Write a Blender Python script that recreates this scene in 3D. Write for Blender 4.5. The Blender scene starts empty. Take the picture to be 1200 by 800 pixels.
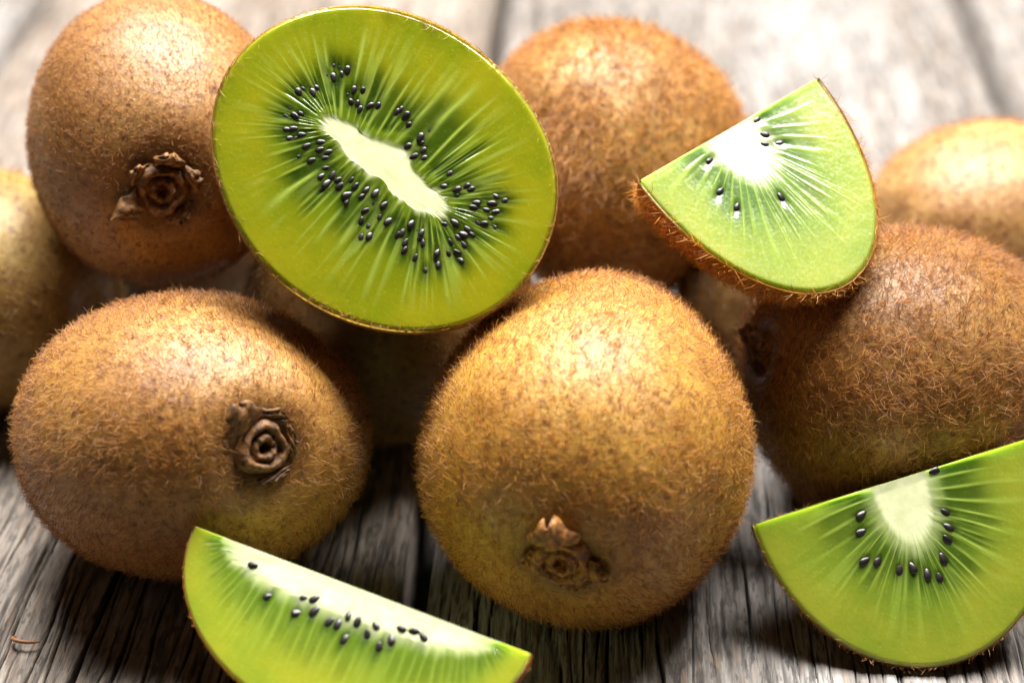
import bpy, math
import numpy as np

# ------------------------------------------------------------------ camera, world, lights
scene = bpy.context.scene
coll = scene.collection
PITCH = math.radians(28.6)
cam_d = bpy.data.cameras.new('camera')
cam = bpy.data.objects.new('camera', cam_d)
coll.objects.link(cam)
cam.location = (0.0, -0.2827, 0.197)
cam.rotation_euler = (math.pi / 2 - PITCH, 0, 0)
cam_d.sensor_width = 36.0
cam_d.lens = 75.0
cam_d.clip_start = 0.01
cam_d.clip_end = 20.0
cam_d.dof.use_dof = True
cam_d.dof.focus_distance = 0.325
cam_d.dof.aperture_fstop = 12.0
cam_d.dof.aperture_blades = 0
scene.camera = cam

world = bpy.data.worlds.new('World')
scene.world = world
world.use_nodes = True
wb = world.node_tree.nodes['Background']
wb.inputs['Color'].default_value = (0.95, 0.97, 1.0, 1)
wb.inputs['Strength'].default_value = 0.006

def area(name, loc, target, sx, sy, power, color):
    d = bpy.data.lights.new(name, 'AREA')
    d.shape = 'RECTANGLE'; d.size = sx; d.size_y = sy
    d.energy = power; d.color = color
    o = bpy.data.objects.new(name, d)
    coll.objects.link(o)
    o.location = loc
    v = np.array(target) - np.array(loc)
    from mathutils import Vector
    o.rotation_euler = Vector(v).to_track_quat('-Z', 'Y').to_euler()
    return o
area('key_light', (0.04, 0.215, 0.64), (0.0, 0.06, 0.0), 0.62, 0.34, 25.0, (1.0, 0.985, 0.96))  # large soft key overhead, slightly behind the fruit
area('fill_light', (-0.45, -0.45, 0.60), (0.0, 0.0, 0.03), 0.6, 0.6, 0.24, (1.0, 0.85, 0.60))  # weak warm fill added for the fruit fronts, no actual source

scene.view_settings.view_transform = 'Standard'
scene.view_settings.look = 'None'
scene.view_settings.exposure = 0.0
scene.view_settings.gamma = 1.0
scene.render.engine = 'CYCLES'
scene.cycles.max_bounces = 8
scene.cycles.use_denoising = True
scene.cycles_curves.shape = 'RIBBONS'

# ------------------------------------------------------------------ helpers
def mesh(name, verts, quads, attrs=None, smooth=True):
    verts = np.asarray(verts, np.float32); quads = np.asarray(quads, np.int32)
    me = bpy.data.meshes.new(name)
    me.vertices.add(len(verts)); me.vertices.foreach_set('co', verts.ravel())
    me.loops.add(quads.size); me.loops.foreach_set('vertex_index', quads.ravel())
    me.polygons.add(len(quads))
    k = quads.shape[1]
    me.polygons.foreach_set('loop_start', np.arange(0, quads.size, k, dtype=np.int32))
    me.polygons.foreach_set('loop_total', np.full(len(quads), k, np.int32))
    me.update(calc_edges=True)
    if smooth:
        me.polygons.foreach_set('use_smooth', np.ones(len(quads), bool))
    for n, a in (attrs or {}).items():
        at = me.attributes.new(n, 'FLOAT', 'POINT')
        at.data.foreach_set('value', np.asarray(a, np.float32).ravel())
    me.update()
    return me

def obj(name, me, mat=None, parent=None):
    o = bpy.data.objects.new(name, me)
    coll.objects.link(o)
    if mat is not None:
        if len(me.materials) == 0:
            me.materials.append(mat)
    if parent is not None:
        o.parent = parent
    return o

def empty(name, loc, M, label, cat, group=None):
    from mathutils import Matrix
    o = bpy.data.objects.new(name, None)
    coll.objects.link(o)
    o.empty_display_size = 0.01
    m = Matrix([[M[r][c] for c in range(3)] + [loc[r]] for r in range(3)] + [[0, 0, 0, 1]])
    o.matrix_world = m
    o['label'] = label; o['category'] = cat
    if group: o['group'] = group
    return o

def grid_quads(nu, nv, wrap=False, flip=False):
    """vertices indexed u*nv+v"""
    u = np.arange(nu if wrap else nu - 1); v = np.arange(nv - 1)
    U, V = np.meshgrid(u, v, indexing='ij')
    U2 = (U + 1) % nu
    q = np.stack([U * nv + V, U2 * nv + V, U2 * nv + V + 1, U * nv + V + 1], -1).reshape(-1, 4)
    return q[:, ::-1] if flip else q

def sstep(a, b, x):
    t = np.clip((x - a) / (b - a), 0, 1)
    return t * t * (3 - 2 * t)

def vnoise(x, y, seed):
    """smooth 2-D value noise in 0..1"""
    r = np.random.default_rng(seed).random((256, 256))
    xi = np.floor(x).astype(int); yi = np.floor(y).astype(int)
    fx = x - xi; fy = y - yi
    fx = fx * fx * (3 - 2 * fx); fy = fy * fy * (3 - 2 * fy)
    a = r[xi % 256, yi % 256]; b = r[(xi + 1) % 256, yi % 256]
    c = r[xi % 256, (yi + 1) % 256]; d = r[(xi + 1) % 256, (yi + 1) % 256]
    return (a * (1 - fx) + b * fx) * (1 - fy) + (c * (1 - fx) + d * fx) * fy

class NT:
    """tiny node-tree helper"""
    def __init__(s, name):
        s.m = bpy.data.materials.new(name); s.m.use_nodes = True
        s.t = s.m.node_tree; s.t.nodes.clear()
        s.out = s.n('ShaderNodeOutputMaterial')
    def n(s, kind, **kw):
        nd = s.t.nodes.new(kind)
        for k, v in kw.items(): setattr(nd, k, v)
        return nd
    def l(s, a, b): s.t.links.new(a, b)
    def val(s, sock, v):
        if hasattr(v, 'bl_idname') or hasattr(v, 'is_output'): s.l(v, sock)
        else: sock.default_value = v
    def math(s, op, a, b=None, c=None, clamp=False):
        nd = s.n('ShaderNodeMath', operation=op, use_clamp=clamp)
        s.val(nd.inputs[0], a)
        if b is not None: s.val(nd.inputs[1], b)
        if c is not None: s.val(nd.inputs[2], c)
        return nd.outputs[0]
    def mix(s, f, a, b, blend='MIX'):
        nd = s.n('ShaderNodeMix', data_type='RGBA', blend_type=blend)
        s.val(nd.inputs['Factor'], f)
        for k, v in (('A', a), ('B', b)):
            so = [i for i in nd.inputs if i.name == k and i.type == 'RGBA'][0]
            if isinstance(v, tuple) and len(v) == 3: v = v + (1,)
            s.val(so, v)
        return [o for o in nd.outputs if o.type == 'RGBA'][0]
    def rng(s, v, a, b, c=0.0, d=1.0):
        nd = s.n('ShaderNodeMapRange', interpolation_type='SMOOTHSTEP')
        s.val(nd.inputs[0], v)
        for i, x in enumerate((a, b, c, d)): nd.inputs[i + 1].default_value = x
        return nd.outputs[0]
    def attr(s, name):
        nd = s.n('ShaderNodeAttribute', attribute_name=name)
        return nd.outputs['Fac']
    def coord(s, scale=(1, 1, 1), rand=True):
        tc = s.n('ShaderNodeTexCoord'); mp = s.n('ShaderNodeMapping')
        s.l(tc.outputs['Object'], mp.inputs['Vector'])
        mp.inputs['Scale'].default_value = scale
        if rand:
            oi = s.n('ShaderNodeObjectInfo')
            mu = s.math('MULTIPLY', oi.outputs['Random'], 7.0)
            cb = s.n('ShaderNodeCombineXYZ'); s.l(mu, cb.inputs[0]); s.l(mu, cb.inputs[1])
            s.l(cb.outputs[0], mp.inputs['Location'])
        return mp.outputs[0]
    def noise(s, vec, scale, detail=3, rough=0.55, dist=0.0):
        nd = s.n('ShaderNodeTexNoise')
        s.l(vec, nd.inputs['Vector'])
        nd.inputs['Scale'].default_value = scale; nd.inputs['Detail'].default_value = detail
        nd.inputs['Roughness'].default_value = rough; nd.inputs['Distortion'].default_value = dist
        return nd.outputs['Fac']
    def vor(s, vec, scale, feat='F1', rand=1.0):
        nd = s.n('ShaderNodeTexVoronoi', feature=feat)
        s.l(vec, nd.inputs['Vector']); nd.inputs['Scale'].default_value = scale
        nd.inputs['Randomness'].default_value = rand
        return nd
    def bump(s, h, strength, dist):
        nd = s.n('ShaderNodeBump')
        nd.inputs['Strength'].default_value = strength; nd.inputs['Distance'].default_value = dist
        s.l(h, nd.inputs['Height'])
        return nd.outputs[0]
    def bsdf(s, **kw):
        b = s.n('ShaderNodeBsdfPrincipled')
        for k, v in kw.items():
            so = b.inputs[k.replace('_', ' ')]
            if isinstance(v, tuple) and so.type == 'RGBA' and len(v) == 3: v = v + (1,)
            s.val(so, v)
        s.l(b.outputs[0], s.out.inputs['Surface'])
        return b

# ------------------------------------------------------------------ materials
def mat_skin(name, thin=0.0):
    t = NT(name)
    v = t.coord((1, 1, 1))
    oi = t.n('ShaderNodeObjectInfo')
    big = t.noise(v, 55, 3, .6)
    mid = t.noise(v, 430, 4, .65, .6)
    fine = t.noise(v, 1500, 3, .6)
    c = t.mix(t.rng(big, .36, .66), (.265, .142, .033), (.39, .250, .070))
    c = t.mix(t.rng(mid, .46, .70, 0, .5), c, (.15, .052, .010))
    vo = t.vor(v, 560)
    sp = t.rng(vo.outputs['Distance'], .20, .46, 1, 0)
    sep = t.n('ShaderNodeSeparateColor'); t.l(vo.outputs['Color'], sep.inputs[0])
    sp = t.math('MULTIPLY', sp, t.rng(sep.outputs[0], .4, .7))
    c = t.mix(t.math('MULTIPLY', sp, .6), c, (.10, .026, .005))
    c = t.mix(t.rng(fine, .52, .72, 0, .35), c, (.50, .34, .13))
    c = t.mix(t.math('MULTIPLY', t.attr('stem'), .9), c, (.055, .020, .006))
    c = t.mix(1.0, c, oi.outputs['Color'], 'MULTIPLY')
    h = t.math('ADD', t.math('MULTIPLY', mid, .6), t.math('MULTIPLY', fine, .4))
    nr = t.bump(h, .6, .0005)
    b = t.bsdf(Base_Color=c, Roughness=.5, Specular_IOR_Level=.6, Normal=nr)
    if thin:
        tr = t.n('ShaderNodeBsdfTranslucent')
        t.l(t.mix(.5, c, (.85, .62, .10)), tr.inputs['Color'])
        mx = t.n('ShaderNodeMixShader'); mx.inputs[0].default_value = thin
        t.l(b.outputs[0], mx.inputs[1]); t.l(tr.outputs[0], mx.inputs[2])
        t.l(mx.outputs[0], t.out.inputs['Surface'])
    return t.m

def mat_hair():
    t = NT('kiwi_fuzz')
    oi = t.n('ShaderNodeObjectInfo')
    ci = t.n('ShaderNodeHairInfo')
    c = t.mix(t.rng(ci.outputs['Random'], .22, .75), (.17, .058, .015), (.61, .370, .125))
    c = t.mix(1.0, c, oi.outputs['Color'], 'MULTIPLY')
    d = t.n('ShaderNodeBsdfDiffuse'); t.l(c, d.inputs['Color'])
    tr = t.n('ShaderNodeBsdfTranslucent'); t.l(c, tr.inputs['Color'])
    g = t.n('ShaderNodeBsdfGlossy'); g.inputs['Roughness'].default_value = .38
    g.inputs['Color'].default_value = (1, .93, .82, 1)
    m1 = t.n('ShaderNodeMixShader'); m1.inputs[0].default_value = .42
    t.l(d.outputs[0], m1.inputs[1]); t.l(tr.outputs[0], m1.inputs[2])
    m2 = t.n('ShaderNodeMixShader'); m2.inputs[0].default_value = .06
    t.l(m1.outputs[0], m2.inputs[1]); t.l(g.outputs[0], m2.inputs[2])
    t.l(m2.outputs[0], t.out.inputs['Surface'])
    return t.m

def mat_calyx():
    t = NT('dry_calyx')
    v = t.coord()
    a = t.noise(v, 900, 4, .65, .5); b = t.noise(v, 300, 3)
    c = t.mix(t.rng(a, .35, .68), (.070, .028, .008), (.40, .21, .065))
    c = t.mix(t.rng(b, .55, .75, 0, .4), c, (.045, .018, .006))
    oi = t.n('ShaderNodeObjectInfo')
    c = t.mix(1.0, c, oi.outputs['Color'], 'MULTIPLY')
    t.bsdf(Base_Color=c, Roughness=.62, Normal=t.bump(a, .5, .0004))
    return t.m

def mat_flesh():
    t = NT('kiwi_flesh')
    v = t.coord()
    core, ray, loc, tt = t.attr('core'), t.attr('ray'), t.attr('locule'), t.attr('radial')
    big = t.noise(v, 90, 3, .5)
    grain = t.noise(v, 2000, 3, .6)
    cell = t.vor(v, 1500).outputs['Distance']
    c = t.mix(t.rng(big, .32, .68), (.255, .330, .003), (.37, .390, .004))
    c = t.mix(t.rng(grain, .35, .7, 0, .10), c, (.44, .50, .02))
    c = t.mix(t.rng(tt, 1.15, 1.75, .75, 0), c, (.11, .22, .003))      # greener inner flesh
    oi = t.n('ShaderNodeObjectInfo')
    c = t.mix(1.0, c, oi.outputs['Color'], 'MULTIPLY')
    c = t.mix(t.math('MULTIPLY', loc, .93), c, (.012, .040, .002))     # seed chambers
    c = t.mix(t.math('MULTIPLY', ray, .54), c, (.42, .54, .10))        # pale rays
    c = t.mix(core, c, t.mix(t.rng(t.noise(v, 420, 3), .3, .7), (.62, .655, .355), (.71, .735, .44)))
    c = t.mix(t.rng(tt, 1.965, 1.995), c, (.30, .30, .03))
    h = t.math('ADD', t.math('MULTIPLY', grain, .3), t.math('MULTIPLY', cell, .9))
    bp = t.n('ShaderNodeBump'); bp.inputs['Distance'].default_value = .0004
    t.l(h, bp.inputs['Height']); t.l(t.rng(core, 0, 1, .055, .02), bp.inputs['Strength'])
    b = t.bsdf(Base_Color=c, Roughness=t.rng(grain, .3, .7, .12, .28), Specular_IOR_Level=.5,
               Subsurface_Weight=t.rng(core, 0, .9, .75, 0), Subsurface_Scale=.0050, Normal=bp.outputs[0])
    b.inputs['Subsurface Radius'].default_value = (.7, 1.0, .22)
    b.inputs['Coat Weight'].default_value = .25
    b.inputs['Coat Roughness'].default_value = .12
    return t.m

def mat_seed():
    t = NT('kiwi_seed')
    v = t.coord()
    a = t.noise(v, 1800, 2)
    t.bsdf(Base_Color=t.mix(a, (.006, .005, .006), (.022, .016, .012)), Roughness=.33,
           Specular_IOR_Level=.6, Normal=t.bump(a, .25, .0002))
    return t.m

def mat_wood():
    t = NT('weathered_wood')
    v = t.coord((1, .07, 1)); v2 = t.coord((1, .20, 1))
    crack = t.attr('crack'); hgt = t.attr('relief')
    g1 = t.noise(v, 420, 5, .68, .2)
    g2 = t.noise(v, 1500, 4, .7, .1)
    blot = t.noise(v2, 30, 4, .55)
    stain = t.noise(v2, 80, 4, .6, .4)
    c = t.mix(t.rng(g1, .34, .64), (.175, .145, .118), (.40, .365, .325))
    c = t.mix(t.rng(g2, .40, .60, .55, 0), c, (.085, .070, .062))
    c = t.mix(t.rng(blot, .40, .68, 0, .5), c, (.47, .455, .44))
    fl = t.noise(t.coord((1, .16, 1)), 1150, 3, .6)
    fl2 = t.noise(t.coord((1, .10, 1)), 620, 3, .6)
    c = t.mix(t.rng(fl, .53, .60, 0, .6), c, (.040, .032, .027))
    c = t.mix(t.rng(fl2, .57, .64, 0, .5), c, (.050, .040, .034))
    c = t.mix(t.rng(t.noise(t.coord((1, .13, 1)), 900, 2), .58, .68, 0, .6), c, (.33, .23, .16))
    c = t.mix(t.rng(stain, .58, .76, 0, .45), c, (.18, .105, .060))
    c = t.mix(t.rng(hgt, .16, .40, .7, 0), c, (.035, .028, .024))
    c = t.mix(crack, c, (.012, .010, .009))
    oi = t.n('ShaderNodeObjectInfo')
    c = t.mix(1.0, c, oi.outputs['Color'], 'MULTIPLY')
    fib = t.noise(t.coord((1, .12, 1)), 2600, 3, .6)
    h = t.math('ADD', t.math('MULTIPLY', g2, .7), t.math('MULTIPLY', fib, .4))
    t.bsdf(Base_Color=c, Roughness=.60, Specular_IOR_Level=.4, Normal=t.bump(h, .7, .0006))
    return t.m

SKIN, PEEL, HAIR, CALYX, FLESH, SEED, WOOD = mat_skin('kiwi_skin'), mat_skin('kiwi_peel', .45), mat_hair(), mat_calyx(), mat_flesh(), mat_seed(), mat_wood()

# ------------------------------------------------------------------ tabletop of weathered planks
YAW = math.atan(.045)
SEAM_X = -.0155
PW = .1267
top = bpy.data.objects.new('tabletop', None); coll.objects.link(top)
top.location = (SEAM_X, 0, 0); top.rotation_euler = (0, 0, -YAW)
top['kind'] = 'structure'; top['label'] = 'grey weathered plank tabletop with cracked grain under the kiwis'

def plank_mesh(seed, nx, ys, gap_l, gap_r, cracks):
    r = np.random.default_rng(seed)
    xs = np.linspace(gap_l, PW - gap_r, nx)
    X, Y = np.meshgrid(xs, ys, indexing='ij')
    wob = .0012 * np.sin(Y * 17 + seed) + .0005 * np.sin(Y * 48 + 2 * seed) + .0002 * np.sin(Y * 140 + seed)
    # knots bend the grain
    Xw = X + wob
    z = .00018 * (vnoise(Xw / .0010, Y / .012, seed) - .5) * 2
    z += .00014 * (vnoise(Xw / .00050, Y / .006, seed + 1) - .5) * 2
    rel = (z - z.min()) / (z.max() - z.min())
    z += .00022 * (vnoise(Xw / .0035, Y / .05, seed + 2) - .5) * 2
    z += .0005 * (vnoise(X / .03, Y / .12, seed + 3) - .5)
    ck = np.zeros_like(z)
    for (x0, y0, y1, w, d) in cracks:
        i0, i1 = np.searchsorted(xs, (x0 - .0045, x0 + .0045)); j0, j1 = np.searchsorted(ys, (y0, y1))
        if i1 <= i0 or j1 <= j0: continue
        yy = ys[j0:j1]; XX = Xw[i0:i1, j0:j1]
        xc = x0 + .0005 * np.sin(yy * 40 + x0 * 900) + .00025 * np.sin(yy * 133 + x0 * 500) + .0005 * (vnoise(yy / .008, yy * 0 + x0 * 1000, seed + 9) - .5)
        taper = np.clip((yy - y0) / .012, 0, 1) * np.clip((y1 - yy) / .012, 0, 1)
        ww = w * .38 * (.35 + .65 * taper) * (.3 + 1.4 * vnoise(yy / .010, yy * 0 + x0 * 777, seed + 7))
        m = np.exp(-((XX - xc[None]) / ww[None]) ** 4) * np.clip(taper * 3, 0, 1)[None]
        z[i0:i1, j0:j1] -= d * m; ck[i0:i1, j0:j1] = np.maximum(ck[i0:i1, j0:j1], m)
    # worn, slightly ragged edges
    e = np.minimum(X - gap_l, PW - gap_r - X) + .0006 * (vnoise(Y / .010, Y * 0 + .5, seed + 5) - .5)
    z -= .0022 * np.exp(-(np.clip(e, 0, 1) / .0016) ** 1.5)
    # side skirts
    lo = np.stack([X[0], Y[0], np.full_like(Y[0], -.022)], -1)
    hi = np.stack([X[-1], Y[-1], np.full_like(Y[0], -.022)], -1)
    P = np.concatenate([lo[None], np.stack([X, Y, z - .0004], -1), hi[None]], 0)
    A = lambda a, f: np.concatenate([np.full((1, len(ys)), f), a, np.full((1, len(ys)), f)], 0)
    return mesh('plank', P.reshape(-1, 3), grid_quads(nx + 2, len(ys)), {'crack': A(ck, 0), 'relief': A(rel, .4)})

def fine_cracks(seed, n, x0, x1):
    r = np.random.default_rng(seed); out = []
    for i in range(n):
        y0 = r.uniform(-.1, .04); L = r.uniform(.012, .06)
        out.append((r.uniform(x0, x1), y0, y0 + L, r.uniform(.00022, .00045), r.uniform(.0004, .0012)))
    return out
ys_fine = np.concatenate([np.arange(-.10, .08, .0013), np.arange(.08, .36, .004), np.arange(.36, .75, .03)])
ys_co = np.concatenate([np.arange(-.10, .36, .005), np.arange(.36, .75, .03)])
def rand_cracks(seed, n, x0, x1):
    r = np.random.default_rng(seed); out = []
    for i in range(n):
        y0 = r.uniform(-.1, .2); L = r.uniform(.03, .14)
        out.append((r.uniform(x0, x1), y0, y0 + L, r.uniform(.00018, .00042), r.uniform(.0008, .002)))
    return out
CR_L = [(.0555, -.10, .012, .0007, .004), (.0615, -.10, .03, .0004, .002), (.0672, -.06, .02, .0004, .002), (.0715, -.10, -.002, .0009, .004),
        (.0785, -.10, .004, .0009, .004), (.0845, -.10, .0, .0006, .003), (.0895, -.10, -.004, .0005, .003), (.0940, -.10, .0, .0005, .003),
        (.0480, -.02, .06, .0006, .003), (.0405, -.05, .05, .0007, .003), (.1035, -.05, .05, .0005, .002), (.1120, -.06, .04, .0004, .002)] + rand_cracks(3, 24, .03, .12) + fine_cracks(5, 130, .03, .124)
CR_R = rand_cracks(11, 40, .004, .122) + fine_cracks(6, 150, .003, .123)
specs = [(-1, 21, 800, ys_fine, .0024, .0024, CR_L), (0, 22, 800, ys_fine, .0022, .0026, CR_R),
         (-2, 23, 120, ys_co, .0012, .0024, []), (1, 24, 120, ys_co, .0026, .0012, []), (-3, 25, 60, ys_co, .0012, .0012, []), (2, 26, 60, ys_co, .0012, .0012, [])]
for (i, sd, nx, ys, gl, gr, cr) in specs:
    o = obj('plank', plank_mesh(sd, nx, ys, gl, gr, cr), WOOD, top)
    o.location = (i * PW, 0, 0)
    o.color = (.95, .88, .82, 1) if i == -1 else (.86, .855, .86, 1)
# dark boards under the gaps
g = np.array([[-.45, -.15, -.03], [.45, -.15, -.03], [.45, .8, -.03], [-.45, .8, -.03], [-.45, -.15, -.04], [.45, -.15, -.04], [.45, .8, -.04], [-.45, .8, -.04]])
ub = obj('underboard', mesh('underboard', g, [[0, 1, 2, 3], [7, 6, 5, 4], [0, 4, 5, 1], [1, 5, 6, 2], [2, 6, 7, 3], [3, 7, 4, 0]], {'crack': np.zeros(8), 'relief': np.zeros(8) + .3}, False), WOOD, top)

# ------------------------------------------------------------------ fuzz
def fuzz(name, P, Q, n, parent, seed, length=(.0014, .0030), radius=3.6e-5, flow=(0, 0, -1), lift=(.25, 1.0), tint=None, keep=None):
    """short bent hairs rooted on a quad mesh (vertices P, quads Q)"""
    r = np.random.default_rng(seed)
    a, b, c, d = (P[Q[:, i]] for i in range(4))
    fn = np.cross(c - a, d - b); ar = np.linalg.norm(fn, axis=1); fn = fn / np.maximum(ar, 1e-16)[:, None]
    if keep is not None: ar = ar * keep((a + c) / 2)
    fi = np.searchsorted(np.cumsum(ar) / ar.sum(), r.random(n)).clip(0, len(Q) - 1)
    u, v = r.random((n, 1)), r.random((n, 1))
    root = (a[fi] * (1 - u) + b[fi] * u) * (1 - v) + (d[fi] * (1 - u) + c[fi] * u) * v
    N = fn[fi]
    # swirling flow along the surface
    s = 170.0
    w = np.stack([np.sin(root[:, 1] * s + 1.3 * seed) + np.sin(root[:, 2] * s * 1.7 + seed),
                  np.sin(root[:, 2] * s * 1.2 + 2.1 * seed) + np.sin(root[:, 0] * s * 1.9),
                  np.sin(root[:, 0] * s * 1.1 + .7 * seed) + np.sin(root[:, 1] * s * 1.6 + seed)], 1)
    T = np.array(flow)[None] * .8 + w * .6 + r.normal(size=(n, 3)) * .95
    T -= N * (T * N).sum(1)[:, None]; T /= np.linalg.norm(T, axis=1)[:, None] + 1e-9
    S = np.cross(N, T)
    L = r.uniform(length[0], length[1], n) * np.where(r.random(n) < .05, 1.35, 1.0)
    ang = r.uniform(lift[0], lift[1], n)
    curl = r.normal(0, .9, n); droop = r.uniform(.2, 1.1, n)
    k = 5
    pts = np.zeros((n, k, 3)); pos = root - N * 1.0e-4
    pts[:, 0] = pos
    for j in range(1, k):
        f = (j - .5) / (k - 1)
        al = ang * (1.25 - droop * f * 1.1); be = curl * f
        d_ = N * np.sin(al)[:, None] + (T * np.cos(be)[:, None] + S * np.sin(be)[:, None]) * np.cos(al)[:, None]
        pos = pos + d_ * (L / (k - 1))[:, None]
        pts[:, j] = pos
    hc = bpy.data.hair_curves.new(name)
    hc.add_curves([k] * n)
    hc.attributes['position'].data.foreach_set('vector', pts.astype(np.float32).ravel())
    rad = (radius * r.uniform(.6, 1.35, n))[:, None] * np.array([1, .95, .82, .6, .25])[None]
    ra = hc.attributes.get('radius') or hc.attributes.new('radius', 'FLOAT', 'POINT')
    ra.data.foreach_set('value', rad.astype(np.float32).ravel())
    hc.materials.append(HAIR)
    o = bpy.data.objects.new(name, hc); coll.objects.link(o); o.parent = parent
    o['kind'] = 'stuff'
    if tint: o.color = tint + (1,)
    return o

# ------------------------------------------------------------------ whole kiwis
# each thing: centre, 3x3 axes (columns: width, thickness/depth, stem or face normal), half sizes in metres
PLACE = {
 'k1': dict(c=[-0.05068, 0.0044, 0.02337], M=[[0.8486, 0.0, 0.529], [0.4703, 0.4579, -0.7544], [-0.2422, 0.889, 0.3886]], ax=[0.02716, 0.02202, 0.02813], delta=None),
 'k2': dict(c=[0.01193, 0.00114, 0.02534], M=[[0.9862, -0.0, -0.1656], [-0.1632, -0.17, -0.9718], [-0.0282, 0.9854, -0.1676]], ax=[0.02454, 0.02522, 0.0291], delta=None),
 'k3': dict(c=[0.06428, 0.02268, 0.02411], M=[[0.1583, -0.2596, -0.9527], [0.5096, 0.8479, -0.1464], [0.8457, -0.4623, 0.2665]], ax=[0.02386, 0.02367, 0.02764], delta=None),
 'k4': dict(c=[-0.09553, 0.05898, 0.02156], M=[[0.0894, 0.53, -0.8433], [0.427, 0.7445, 0.5132], [0.8998, -0.4059, -0.1597]], ax=[0.02134, 0.02182, 0.02619], delta=None),
 'k5': dict(c=[-0.05964, 0.05043, 0.05386], M=[[0.9855, 0.0, 0.1694], [0.169, 0.0716, -0.983], [-0.0121, 0.9974, 0.0706]], ax=[0.02182, 0.02425, 0.0257], delta=None),
 'k6': dict(c=[0.01805, 0.07455, 0.03961], M=[[0.8551, -0.0, 0.5185], [-0.3814, -0.6773, 0.6291], [0.3512, -0.7357, -0.5792]], ax=[0.02347, 0.02444, 0.02619], delta=None),
 'k7': dict(c=[0.09284, 0.08368, 0.02128], M=[[0.0, 0.53, 0.848], [0.4787, -0.7445, 0.4653], [0.878, 0.4059, -0.2537]], ax=[0.02037, 0.02231, 0.02813], delta=None),
 'k8': dict(c=[-0.02144, 0.0468, 0.02379], M=[[0.9487, 0.0, 0.3162], [-0.2776, -0.4787, 0.8329], [0.1514, -0.878, -0.4541]], ax=[0.02425, 0.02279, 0.02716], delta=None),
 'k10': dict(c=[-0.06015, 0.09088, 0.02148], M=[[0.9765, 0.0, 0.2157], [-0.1996, -0.3788, 0.9037], [0.0817, -0.9255, -0.3699]], ax=[0.02134, 0.02134, 0.02231], delta=None),
 'k9': dict(c=[0.04552, 0.06228, 0.01566], M=[[0.9765, 0.0, 0.2157], [-0.1996, -0.3788, 0.9037], [0.0817, -0.9255, -0.3699]], ax=[0.01552, 0.01552, 0.01649], delta=None),
 'half': dict(c=[-0.01929, 0.01219, 0.06625], M=[[0.7819, 0.6222, 0.0396], [-0.341, 0.48, -0.8083], [-0.5219, 0.6185, 0.5874]], ax=[0.0276, 0.0231, 0.029], delta=None),
 'wa': dict(c=[0.03417, 0.0274, 0.06593], M=[[0.8253, -0.5571, 0.0918], [0.4846, 0.6155, -0.6215], [0.2897, 0.5574, 0.778]], ax=[0.0176, 0.031, 0.019], delta=90),
 'wb': dict(c=[-0.02179, -0.03373, 0.02141], M=[[0.9086, 0.3921, -0.1438], [-0.3966, 0.7021, -0.5914], [-0.1309, 0.5944, 0.7935]], ax=[0.0268, 0.02, 0.022], delta=80),
 'wc': dict(c=[0.05836, -0.00929, 0.02411], M=[[0.9547, -0.2969, -0.0198], [0.1593, 0.5661, -0.8088], [0.2513, 0.769, 0.5878]], ax=[0.023, 0.0285, 0.014], delta=92),
}
# seeds on each cut face, millimetres from its centre
SEEDS = {
 'half': [(-17.08, 0.75), (-15.55, 2.16), (-14.58, 5.94), (-13.62, 7.99), (-10.95, 6.3), (-8.31, 4.42), (-7.49, 5.95), (-10.03, 4.46), (-15.33, -2.42), (-14.29, -4.04), (-12.67, -3.97), (-11.04, -4.94), (-9.78, -3.06), (-7.96, -3.58), (-9.07, -6.19), (-5.22, -5.92), (-5.06, -7.49), (-3.27, -6.61), (-1.6, -6.95), (-1.42, -5.11), (2.11, -7.07), (0.39, -5.63), (1.54, -3.96), (3.74, -4.62), (2.58, -8.67), (-3.65, 7.63), (-2.35, 8.11), (-1.1, 7.12), (1.43, 6.88), (0.75, 4.61), (3.02, 5.6), (2.56, 4.09), (8.28, 5.3), (10.74, 4.16), (12.5, 5.58), (14.24, 4.44), (16.24, 5.77), (13.64, -0.01), (15.75, -0.57), (15.06, -2.82), (16.86, -3.34), (8.73, -4.26), (10.74, -4.34), (9.85, -7.03), (14.51, -5.24), (15.77, -6.47), (17.15, 2.54), (12.37, -8.09), (4.97, -9.56), (5.77, -6.09), (8.55, -6.1)],
 'wa': [(4.88, 0.46), (4.21, -3.61), (3.32, -5.06), (5.46, -6.02), (-5.94, -2.86), (-7.69, -8.06), (-7.09, -11.65), (-0.09, -13.85)],
 'wc': [(5.77, -0.42), (-6.93, -3.39), (-7.79, -5.8), (-8.59, -10.18), (-6.64, -10.68), (-4.02, -12.85), (-0.27, -14.78), (1.3, -15.67), (2.76, -13.31), (4.24, -10.76), (5.12, -9.07), (5.31, -6.86), (-2.02, -13.23)],
 'wb': [(-16.05, -2.25), (-11.9, -5.69), (-6.88, -6.32), (-7.08, -4.12), (-5.4, -3.64), (-4.6, -5.31), (-1.91, -6.01), (-0.63, -5.77), (0.26, -4.06), (1.22, -7.36), (1.94, -4.45), (3.97, -5.63), (4.53, -4.05), (6.33, -6.67), (7.57, -5.09), (8.24, -3.13), (9.98, -2.86), (11.69, -3.18)],
}


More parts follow.
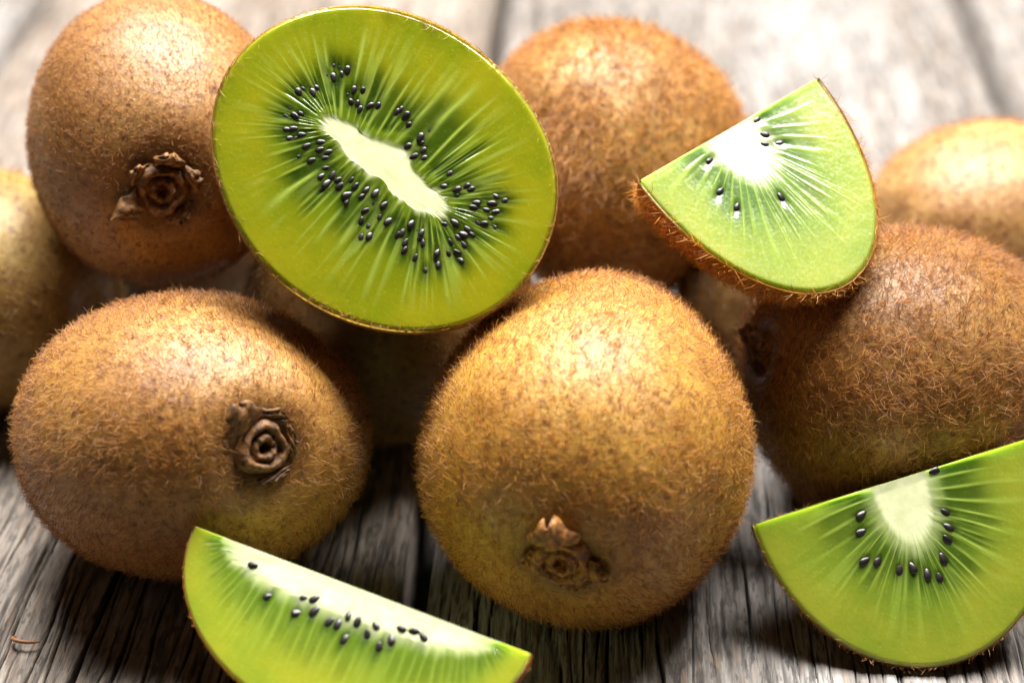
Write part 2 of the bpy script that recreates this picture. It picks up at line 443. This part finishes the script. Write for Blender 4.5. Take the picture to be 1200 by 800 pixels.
def kiwi_grid(ax, seed, nth=110, nph=150, pear=0.0):
    r = np.random.default_rng(seed)
    th = np.linspace(.004, math.pi - .004, nth); ph = np.linspace(0, 2 * math.pi, nph, endpoint=False)
    PH, TH = np.meshgrid(ph, th, indexing='ij')
    e = 2 / 2.06
    cz = np.sign(np.cos(TH)) * np.abs(np.cos(TH)) ** e; sn = np.sin(TH) ** e
    n = np.stack([sn * np.cos(PH), sn * np.sin(PH), cz], -1)
    l = np.ones_like(TH)
    for i in range(7):
        k = r.normal(size=3) * 2.3; l += .0075 * np.sin(n @ k + r.uniform(0, 6))
    for i in range(6):
        k = r.normal(size=3) * 7; l += .0018 * np.sin(n @ k + r.uniform(0, 6))
    P = n * np.array(ax) * l[..., None]
    P[..., :2] *= (1 + pear * np.sin(cz * 1.5))[..., None]
    rho = np.hypot(P[..., 0], P[..., 1])
    P[..., 2] -= np.where(cz > 0, .0030 * np.exp(-(rho / .0064) ** 2), 0)
    P[..., 2] += np.where(cz < 0, .0012 * np.exp(-(rho / .004) ** 2), 0)
    return P

def top_z(ax): return ax[2] - .0024

def stem_scar(parent, z0, seed, sc):
    r = np.random.default_rng(seed)
    prof = [(.05, -.9), (.45, -1.0), (.8, -.5), (1.05, .35), (1.5, .75), (1.9, .25), (2.15, -.35), (2.4, -.1), (2.8, .75), (3.3, .7), (3.75, .05), (4.05, -.7), (4.3, -1.6)]
    nph = 72; ph = np.linspace(0, 2 * math.pi, nph, endpoint=False)
    P = np.zeros((nph, len(prof), 3))
    for j, (q, z) in enumerate(prof):
        wob = 1 + .10 * np.sin(ph * 3 + seed) * (q / 4) + .03 * np.sin(ph * 5 + 2 * seed + .2 * j) + .015 * np.sin(ph * 11 + j * .3)
        P[:, j, 0] = q * wob * np.cos(ph); P[:, j, 1] = q * wob * np.sin(ph)
        P[:, j, 2] = z + .22 * np.sin(ph * 2 + seed + .3 * j) + .08 * np.sin(ph * 7 + .4 * j + seed) + r.normal(0, .02, nph)
    P *= .001 * sc
    P[..., 2] += z0 + .0018
    return obj('stem_scar', mesh('stem_scar', P.reshape(-1, 3), grid_quads(nph, len(prof), True, True)), CALYX, parent)

def sepal(parent, z0, ang, r0, length, width, rise, seed):
    """a dry, curled, thick flap beside the stem scar"""
    r = np.random.default_rng(seed)
    nu, nv = 15, 13
    u = np.linspace(-1, 1, nu); v = np.linspace(0, 1, nv)
    Ug, Vg = np.meshgrid(u, v, indexing='ij')
    wid = width * .5 * np.sqrt(np.clip(1.0 - (Vg * 1.10 - .12) ** 2, .012, 1)) * (1 + .15 * np.sin(Vg * 9 + seed))
    y = Ug * wid; x = r0 + length * (Vg + .10 * np.sin(Ug * 3 + seed) * Vg)
    z = rise * np.sin(Vg * 2.1) * (1 - .45 * Ug ** 2) + .00025 * np.sin(Ug * 5 + seed) * Vg + .00022 * np.sin(Vg * 14 + Ug * 6 + seed) + r.normal(0, 5e-5, Ug.shape)
    up = np.stack([x, y, z], -1); dn = up.copy(); dn[..., 2] -= .00045 * (1 - .6 * Ug ** 2)
    P = np.concatenate([up.reshape(-1, 3), dn.reshape(-1, 3)])
    q1 = grid_quads(nu, nv); q2 = grid_quads(nu, nv, flip=True) + nu * nv
    rim = [i * nv for i in range(nu)] + [(nu - 1) * nv + j for j in range(1, nv)] + [i * nv + nv - 1 for i in range(nu - 2, -1, -1)] + [j for j in range(nv - 2, 0, -1)]
    q3 = np.array([[rim[i], rim[i] + nu * nv, rim[(i + 1) % len(rim)] + nu * nv, rim[(i + 1) % len(rim)]] for i in range(len(rim))])
    o = obj('sepal', mesh('sepal', P, np.concatenate([q1, q2, q3])), CALYX, parent)
    o.location = (0, 0, z0 + .0015); o.rotation_euler = (0, 0, math.radians(ang))
    return o

WHOLE = 'whole kiwis heaped on the planks'
# key: label, tint of skin, tint of fuzz, hairs, length, sepals (angle, r0, length, width, rise) or None, scar scale
KIWIS = {
 'k1': ('whole brown kiwi at front left, its round stem scar turned towards the right', (1.10, .90, .64), (1.05, .84, .58), 34000, (.0010, .0021),
        [(128, 3.6, 4.6, 6.4, .0016), (70, 4.0, 2.0, 5.0, .0008), (-70, 4.0, 1.2, 6, .0003), (10, 4.0, 1.2, 5, .0005)], 1.0),
 'k2': ('largest golden brown kiwi at the front centre, stem scar low near the planks', (1.28, 1.10, .58), (1.25, 1.02, .54), 36000, (.0010, .0021),
        [(100, 3.2, 6.8, 7.2, .0044), (-8, 3.6, 3.2, 3.6, .0022), (185, 4.0, 1.8, 4, .0008), (-60, 4.1, 1.6, 5, .0005)], 1.15),
 'k3': ('dark shaggy kiwi at right, behind the wedge lying in the right corner', (.90, .74, .52), (1.02, .80, .58), 32000, (.0018, .0034), [(60, 4, 2.5, 4, .0015)], .9),
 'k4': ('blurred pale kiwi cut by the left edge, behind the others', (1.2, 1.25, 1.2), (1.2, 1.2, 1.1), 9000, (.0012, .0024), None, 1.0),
 'k5': ('reddish brown kiwi at upper left with a ragged dry stem scar facing out', (1.0, .82, .78), (.95, .74, .66), 30000, (.0007, .0015),
        [(205, 3.4, 5.4, 4.6, .0022), (75, 4.0, 2.6, 5.0, .0020), (20, 3.9, 2.6, 4.6, .0018), (-60, 4.0, 2.2, 5, .0014), (140, 4, 2.0, 4, .0014)], 1.08),
 'k6': ('tan kiwi at the back between the cut half and the upper wedge', (1.2, 1.1, 1.05), (1.3, 1.15, 1.0), 22000, (.0020, .0036), None, 1.0),
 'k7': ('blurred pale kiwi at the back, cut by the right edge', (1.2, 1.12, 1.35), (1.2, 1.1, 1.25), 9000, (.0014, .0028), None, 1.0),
 'k8': ('kiwi in deep shadow beneath the cut half, between two front kiwis', (.62, .52, .44), (.62, .52, .42), 10000, (.0014, .0026), None, 1.0),  # tints darkened, so the shade beneath the half is partly painted in
 'k10': ('added kiwi behind the reddish brown one, filling the gap beneath it to keep it dark', (.62, .52, .44), (.62, .52, .42), 8000, (.0014, .0026), None, 1.0),  # unseen kiwi added to hide bright table; shade painted into its tints
 'k9': ('added kiwi below the perched wedge, closing the gap there to keep it dark', (.50, .42, .36), (.50, .42, .34), 9000, (.0014, .0026), None, 1.0),  # added to cover the lit planks; tints darkened further to paint the shade
}
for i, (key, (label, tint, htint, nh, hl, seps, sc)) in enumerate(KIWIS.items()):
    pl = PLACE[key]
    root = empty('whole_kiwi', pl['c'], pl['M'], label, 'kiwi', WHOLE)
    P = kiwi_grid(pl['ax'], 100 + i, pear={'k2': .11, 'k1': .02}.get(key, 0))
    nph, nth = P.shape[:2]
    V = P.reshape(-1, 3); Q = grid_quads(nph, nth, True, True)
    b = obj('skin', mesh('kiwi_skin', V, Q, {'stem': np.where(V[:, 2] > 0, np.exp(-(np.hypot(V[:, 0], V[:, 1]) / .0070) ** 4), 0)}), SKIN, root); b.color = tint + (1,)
    zt = float(P[:, 0, 2].mean())
    def keep(p, a=pl['ax']):
        rr = np.hypot(p[:, 0], p[:, 1])
        return np.where((p[:, 2] > 0) & (rr < .0058), 0.0, 1.0)
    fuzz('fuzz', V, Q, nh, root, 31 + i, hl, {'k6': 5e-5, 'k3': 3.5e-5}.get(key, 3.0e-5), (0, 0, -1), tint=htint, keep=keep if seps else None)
    if seps:
        ct = {'k2': (1.2, .95, .52, 1), 'k1': (.72, .62, .5, 1)}.get(key, (.85, .75, .62, 1))
        stem_scar(root, zt, 3 + i, sc).color = ct
        for j, (an, r0, le, wi, ri) in enumerate(seps):
            sepal(root, zt, an, r0 * .001, le * .001, wi * .001, ri, 10 * i + j).color = ct

# ------------------------------------------------------------------ cut kiwis
def cut_face(A, B, ca, cb, th0, th1, nth, ncell, seed, sq=2.0, nin=16, nout=104, wob=.006, locs=1.0, rays=1.0, soft=(.92, 1.04), bulge=None, seeds=()):
    """flat cut surface in local x,y (z = relief): core inside, rays and seed chambers around it"""
    r = np.random.default_rng(seed)
    full = abs(th1 - th0 - 2 * math.pi) < 1e-6
    th = np.linspace(th0, th1, nth, endpoint=not full)
    c, s = np.cos(th), np.sin(th)
    rim = np.stack([A * c, B * s], -1)
    if full:
        rim *= (1 + wob * np.sin(3 * th + seed) + wob * .7 * np.sin(5 * th + 2 * seed))[:, None]
    ce = np.stack([ca * np.sign(c) * np.abs(c) ** (2 / sq), cb * np.sign(s) * np.abs(s) ** (2 / sq)], -1)
    fr = vnoise(th * ncell * .55, th * 0 + 3.1, seed) - .5
    ce *= (1 + .04 * fr)[:, None]
    if bulge is not None: ce = bulge(ce, th)
    t_in = np.linspace(.01, 1, nin, endpoint=False); t_out = np.linspace(1, 2, nout)
    t = np.concatenate([t_in, t_out])
    T = np.broadcast_to(t[None], (nth, len(t)))
    k = np.clip(T - 1, 0, 1)[..., None]
    XY = ce[:, None] * np.minimum(T, 1)[..., None] * (1 - k) + rim[:, None] * k
    # radial cells
    span = th1 - th0
    ph = (th - th0) / span * ncell
    jit = .28 * np.sin(th * 7 + seed) + .18 * np.sin(th * 13 + 2 * seed)
    ph = ph + (jit if full else jit * np.sin((th - th0) / span * math.pi))
    TH = ph[:, None] + .10 * np.sin(T * 5 + ph[:, None] * 1.7)
    ci = np.floor(TH).astype(int); fcell = TH - ci
    rid = np.round(TH).astype(int)
    ra = r.random(400); rb = r.random(400); rc = r.random(400); rd = r.random(400)
    dist = np.abs(TH - rid)
    ray_len = 1.36 + .46 * ra[rid % ncell if full else rid % 400]
    wray = .08 + .09 * rb[rid % 400]
    ray = np.exp(-(dist / wray) ** 2) * sstep(.98, 1.05, T) * (1 - sstep(ray_len - .18, ray_len + .12, T)) * (.55 + .45 * rc[rid % 400])
    cc = ci % ncell if full else ci % 400
    lo = 1.03 + .05 * rb[cc]; hi = 1.28 + .24 * rc[cc]
    locm = sstep(lo, lo + .07, T) * (1 - sstep(hi - .08, hi + .14, T)) * (1 - sstep(.30, .50, np.abs(fcell - .5))) * (.5 + .5 * rd[cc]) * locs
    # the chamber round each seed, drawn out along the ray
    pit = np.zeros_like(T)
    dv = rim - ce; dv /= np.linalg.norm(dv, axis=1)[:, None]
    for (sx, sy) in seeds:
        px_, py_ = XY[..., 0] - sx * .001, XY[..., 1] - sy * .001
        a_ = px_ * dv[:, None, 0] + py_ * dv[:, None, 1]; b_ = -px_ * dv[:, None, 1] + py_ * dv[:, None, 0]
        g_ = np.exp(-((a_ - .0003) / .0021) ** 2 - (b_ / .00095) ** 2)
        locm = np.maximum(locm, g_); pit = np.maximum(pit, np.exp(-(a_ / .0011) ** 2 - (b_ / .0007) ** 2)); ray = ray * (1 - .8 * np.exp(-(a_ / .0014) ** 2 - (b_ / .0007) ** 2))
    # faint fine secondary rays
    fine = vnoise(ph[:, None] * 4.3 + T * .2, T * 2.2, seed + 2)
    ray = np.maximum(ray, .50 * sstep(.56, .82, fine) * sstep(1.0, 1.1, T) * (1 - sstep(1.5, 1.95, T)))
    ray = ray * rays
    edge = vnoise(ph[:, None] * 2.2 + 0 * T, T * 3, seed + 4) - .5
    core = 1 - sstep(soft[0], soft[1], T + .08 * edge)
    z = .00003 * ray - .00014 * locm - .00010 * pit - .00012 * core + .00002 * (vnoise(XY[..., 0] / .0012, XY[..., 1] / .0012, seed + 5) - .5)
    z += .00008 * (1 - core) * (vnoise(XY[..., 0] / .007, XY[..., 1] / .007, seed + 6) - .5)
    z *= sstep(2.0, 1.96, T)
    if not full: z = z * np.clip(-XY[..., 1] / .0012, 0, 1)      # both cuts meet in one clean edge
    z -= .00045 * sstep(1.955, 2.0, T) ** 2
    P = np.concatenate([XY, z[..., None]], -1)
    return P, dict(core=core, ray=ray, locule=locm, radial=T.copy())

NCORE = 12                                            # rows of the cut grid that belong to the core (of 16 inside it)
def core_part(P, at_, full, parent, tint=None):
    """the pale core: the inner rows of the cut face, closed into a plug that runs into the fruit"""
    nth = P.shape[0]; nr = NCORE
    up = P[:, :nr].copy(); dn = up.copy(); dn[..., 2] = -.006
    if not full: dn[..., 1] -= .0004
    n0 = nth * nr
    V = np.concatenate([up.reshape(-1, 3), dn.reshape(-1, 3), up[:, -1], dn[:, -1]])     # the wall has vertices of its own, so the face shades flat
    q = grid_quads(nth, nr, full)
    o_ = np.arange(nth if full else nth - 1); o2 = (o_ + 1) % nth
    side = np.stack([o_, o_ + nth, o2 + nth, o2], -1) + 2 * n0
    Q = np.concatenate([q[:, ::-1], q + n0, side])
    A_ = {k: np.concatenate([v[:, :nr].ravel()] * 2 + [v[:, nr - 1]] * 2) for k, v in at_.items()}
    o = obj('core', mesh('core', V, Q, A_), FLESH, parent)
    if tint: o.color = tint + (1,)
    return o

def outer_rows(P, at_):
    return P[:, NCORE - 1:], {k: v[:, NCORE - 1:] for k, v in at_.items()}

def seed_mesh():
    nph, nth = 14, 9
    ph = np.linspace(0, 2 * math.pi, nph, endpoint=False); th = np.linspace(.05, math.pi - .05, nth)
    PH, TH = np.meshgrid(ph, th, indexing='ij')
    tap = 1 - .25 * np.cos(TH)
    P = np.stack([np.cos(TH) * 1.0, np.sin(TH) * np.cos(PH) * .60 * tap, np.sin(TH) * np.sin(PH) * .34 * tap], -1) * .00098
    return mesh('seed', P.reshape(-1, 3), grid_quads(nph, nth, True))
SEED_ME = seed_mesh(); SEED_ME.materials.append(SEED)

def put_seeds(parent, pts, seed, size=1.0, axis=(1.0, 0.0), sink=0.0):
    r = np.random.default_rng(seed)
    for (x, y) in pts:
        x, y = x * .001, y * .001
        o = bpy.data.objects.new('seed', SEED_ME); coll.objects.link(o); o.parent = parent
        o.location = (x, y, r.uniform(-.00040, -.00008) - sink)
        # point at the core
        cx = np.clip(x, -axis[0], axis[0]) * .8; cy = np.clip(y, -axis[1], axis[1]) * .8
        a = math.atan2(y - cy, x - cx) + r.normal(0, .25)
        o.rotation_euler = (r.uniform(-.3, .3), r.uniform(-.25, .25), a + math.pi)
        s = size * r.uniform(.88, 1.12); o.scale = (s, s, s)

def tear(n, seed, amp):
    return amp * (vnoise(np.arange(n) * .9, np.zeros(n) + .5, seed) - .5)

# --- the half
pl = PLACE['half']; A, B, C = pl['ax']
half = empty('half_kiwi', pl['c'], pl['M'], 'kiwi half with its oval green cut face and ring of black seeds facing out', 'kiwi half')
def half_bulge(ce, th):
    ce = ce.copy()
    x = ce[:, 0] / .0122; side = np.sin(th)
    ce[:, 1] += np.where(side > 0, .0013 * np.exp(-((x + .02) / .30) ** 2), 0) * np.abs(side) ** .5
    ce[:, 1] += (.0003 * np.sin(x * 8 + 1) + .0002 * np.sin(x * 17)) * np.abs(side)
    ce[:, 1] *= 1 + .12 * x
    return ce
NH = 900
rs = np.random.default_rng(44)
more = []
while len(more) < 70:                                # smaller, deeper seeds between the clear ones
    bx, by = SEEDS['half'][rs.integers(len(SEEDS['half']))]
    q_ = (bx + rs.normal(0, .8), by + rs.normal(0, .8))
    if min(math.hypot(q_[0] - a_, q_[1] - b_) for a_, b_ in SEEDS['half'] + more) > .85 and (q_[0] / 12.6) ** 2 + (q_[1] / 4.0) ** 2 > 1.1:
        more.append(q_)
P, at_ = cut_face(A, B, .0120, .0022, 0, 2 * math.pi, NH, 60, 5, sq=2.7, nin=16, nout=150, bulge=half_bulge, seeds=SEEDS['half'] + more)
core_part(P, at_, True, half, (1.0, 1.0, 1.0))
P, at_ = outer_rows(P, at_)
nv = P.shape[1]
rim = P[:, -1]
nd = 40
al = np.linspace(0, math.pi / 2 - .01, nd)
dome = np.zeros((NH, nd, 3))
dome[..., 0] = rim[:, None, 0] * np.cos(al)[None]; dome[..., 1] = rim[:, None, 1] * np.cos(al)[None]
dome[..., 2] = rim[:, None, 2] - C * np.sin(al)[None] ** 1.05
V = np.concatenate([P.reshape(-1, 3), dome.reshape(-1, 3)])
Q = np.concatenate([grid_quads(NH, nv, True, True)[:, ::-1], grid_quads(NH, nd, True, True)[:, ::-1] + NH * nv])
z0 = np.zeros(NH * nd)
fl = obj('flesh', mesh('half_flesh', V, Q, {k: np.concatenate([v.ravel(), z0 + (2.0 if k == 'radial' else 0)]) for k, v in at_.items()}), FLESH, half)
fl.color = (.76, .69, 1.5, 1)
put_seeds(fl, more, 9, .70, (.011, .0005), .00012)
put_seeds(fl, SEEDS['half'], 8, .84, (.011, .0005))
# skin shell with a slightly ragged lip
ns = 46
al2 = np.concatenate([[-.004, .0, .012], np.linspace(.03, math.pi / 2 - .01, ns - 3)])
sk = np.zeros((NH, ns, 3))
grow = np.concatenate([[.00002, .00016, .00025], np.full(ns - 3, .00025)])
sc_ = np.cos(np.clip(al2, 0, 9))
rn = rim[:, :2] / np.linalg.norm(rim[:, :2], axis=1)[:, None]
sk[..., :2] = (rim[:, None, :2] + rn[:, None] * grow[None, :, None]) * sc_[None, :, None]
sk[..., 2] = -.0004 - (C + .0004) * np.sin(np.clip(al2, 0, 9))[None] ** 1.05
lip = np.interp(np.arange(NH), np.arange(NH), tear(NH, 3, .0005)) + .0003 * np.sin(np.arange(NH) * 2 * math.pi / NH * 4)
sk[..., 2] += (lip[:, None] + .00025) * np.exp(-np.arange(ns) / 2.0)[None]
Vs = sk.reshape(-1, 3); Qs = grid_quads(NH, ns, True, False)
o = obj('skin', mesh('half_skin', Vs, Qs), PEEL, half); o.color = (1.1, .95, .7, 1)
fuzz('fuzz', Vs, Qs[:, ::1], 16000, half, 71, (.0014, .0028), 3.4e-5, (0, 0, .3), tint=(1.1, .95, .7))

# --- wedges
def wedge(key, label, ncell, core, core2, seeds, seed, tint, htint, seed_size, nhair=9000, hl=(.0013, .0026), thick=.00025, sq=2.2, locs=1.0, rays=.8, ncell2=30, extra2=()):
    pl = PLACE[key]; A, B, C = pl['ax']; de = math.radians(pl['delta'])
    root = empty('kiwi_wedge', pl['c'], pl['M'], label, 'kiwi wedge', 'cut kiwi wedges')
    nt = 560
    def rho(ph): return 1 / math.sqrt((math.cos(ph) / B) ** 2 + (math.sin(ph) / C) ** 2)
    P1, a1 = cut_face(A, B, core[0], core[1], math.pi, 2 * math.pi, nt, ncell, seed, sq=sq, locs=locs, seeds=seeds, rays=rays, soft=(.80, 1.16))
    B2 = rho(de)
    P2, a2 = cut_face(A, B2, core2[0], core2[1], math.pi, 2 * math.pi, nt, ncell2, seed + 50, sq=sq, locs=locs)
    # second cut: local (x, y<0, relief) -> plane turned about the edge by delta, relief outwards
    e = np.array([0, -math.cos(de), -math.sin(de)]); nrm = np.array([0, math.sin(de), -math.cos(de)])
    M2 = np.stack([np.array([1, 0, 0]), -e, nrm], 1)
    F2 = P2 @ M2.T
    P1c, a1c = P1, a1
    P1, a1 = outer_rows(P1, a1)
    nv = P1.shape[1]; nv2 = F2.shape[1]
    npz = 44
    phs = np.linspace(0, de, npz)
    th = np.linspace(math.pi, 2 * math.pi, nt)
    def patch(grow, phs):
        D = np.zeros((nt, len(phs), 3))
        lump = 1 + .012 * np.sin(th * 3 + seed)[:, None] * np.sin(phs * 3 + seed)[None] * np.sin(phs / de * math.pi)[None]
        rr = np.array([rho(p) for p in phs])
        D[..., 0] = ((A + grow) * np.cos(th))[:, None] * lump
        D[..., 1] = (np.sin(th)[:, None] * (rr + grow)[None] * np.cos(phs)[None]) * lump
        D[..., 2] = (np.sin(th)[:, None] * (rr + grow)[None] * np.sin(phs)[None]) * lump
        return D
    inn = patch(0, phs); inn[:, 0] = P1[:, -1]; inn[:, -1] = F2[:, -1]
    V = np.concatenate([P1.reshape(-1, 3), F2.reshape(-1, 3), inn.reshape(-1, 3)])
    n1 = nt * nv
    Q = np.concatenate([grid_quads(nt, nv)[:, ::-1], grid_quads(nt, nv2) + n1, grid_quads(nt, npz)[:, ::-1] + n1 + nt * nv2])
    zz = np.zeros(nt * npz)
    at_ = {k: np.concatenate([a1[k].ravel(), a2[k].ravel(), zz + (2.0 if k == 'radial' else 0)]) for k in a1}
    fl = obj('flesh', mesh('wedge_flesh', V, Q, at_), FLESH, root); fl.color = tint + (1,)
    core_part(P1c, a1c, False, root, tint)
    put_seeds(fl, seeds, seed, seed_size, (core[0] * .9, core[1] * .9))
    # skin
    ps = np.concatenate([[0, .0, .012], np.linspace(.03, de - .03, npz), [de - .012, de, de]])
    sk = patch(thick, ps); thin = patch(.00002, ps)
    sk[:, 0] = thin[:, 0]; sk[:, -1] = thin[:, -1]
    sk[:, 0, 2] -= .00050; sk[:, 1, 2] -= .00035
    sk[:, -1] -= nrm * .0005; sk[:, -2] -= nrm * .00035
    Vs = sk.reshape(-1, 3); Qs = grid_quads(nt, len(ps))
    o = obj('skin', mesh('wedge_skin', Vs, Qs[:, ::-1]), PEEL, root); o.color = htint + (1,)
    fuzz('fuzz', Vs, Qs[:, ::-1], nhair, root, 81 + seed, hl, 3.2e-5, (0, 0, -.4), tint=htint)
    return root

wedge('wa', 'kiwi wedge perched on top between the centre and right kiwis', 24, (.0046, .0100), (.0046, .0044), [(x, min(y, -.9)) for x, y in SEEDS['wa']],
      12, (.84, .88, 14.0), (1.5, 1.15, .62), .86, 9000, locs=.45)
wedge('wb', 'slim kiwi wedge lying in the front left, a row of seeds along its side', 44, (.0215, .0045), (.0215, .0045), SEEDS['wb'],
      17, (.80, .80, 4.0), (1.7, 1.15, .45), .92, 1500, (.0004, .0008), sq=2.4, locs=.35, rays=.35, ncell2=44, thick=.0001)
wedge('wc', 'broad kiwi wedge lying on the planks in the lower right corner', 26, (.0044, .0104), (.0044, .0044), SEEDS['wc'],
      23, (.80, .82, 6.0), (1.1, .9, .65), .98, 4500, (.0006, .0015), locs=.7, thick=.00012)

# ------------------------------------------------------------------ a curl of wood fibre on the front planks
n = 26; s = np.linspace(0, 1, n)
cx = .0022 * np.cos(s * 3.3 + 2.6); cy = .0015 * np.sin(s * 3.3 + 2.6); czv = .0005 + .0007 * np.sin(s * math.pi)
cen = np.stack([cx, cy, czv], -1)
tan = np.gradient(cen, axis=0); tan /= np.linalg.norm(tan, axis=1)[:, None]
s1 = np.cross(tan, [0, 0, 1]); s1 /= np.linalg.norm(s1, axis=1)[:, None]; s2 = np.cross(s1, tan)
ph = np.linspace(0, 2 * math.pi, 8, endpoint=False)
rad = .00032 * np.sin(np.clip(s, .04, .96) * math.pi) ** .5
T = cen[:, None] + rad[:, None, None] * (np.cos(ph)[None, :, None] * s1[:, None] + np.sin(ph)[None, :, None] * s2[:, None])
fb = obj('wood_fibre', mesh('wood_fibre', np.transpose(T, (1, 0, 2)).reshape(-1, 3), grid_quads(8, n, True)), None)
tf = NT('dry_fibre'); nn = tf.noise(tf.coord(), 900)
tf.bsdf(Base_Color=tf.mix(nn, (.30, .11, .04), (.50, .25, .10)), Roughness=.5)
fb.data.materials.append(tf.m)
fb.location = (-.0742, -.0178, .0002)
fb['label'] = 'tiny curled reddish fibre on the planks in the lower left corner'; fb['category'] = 'fibre'
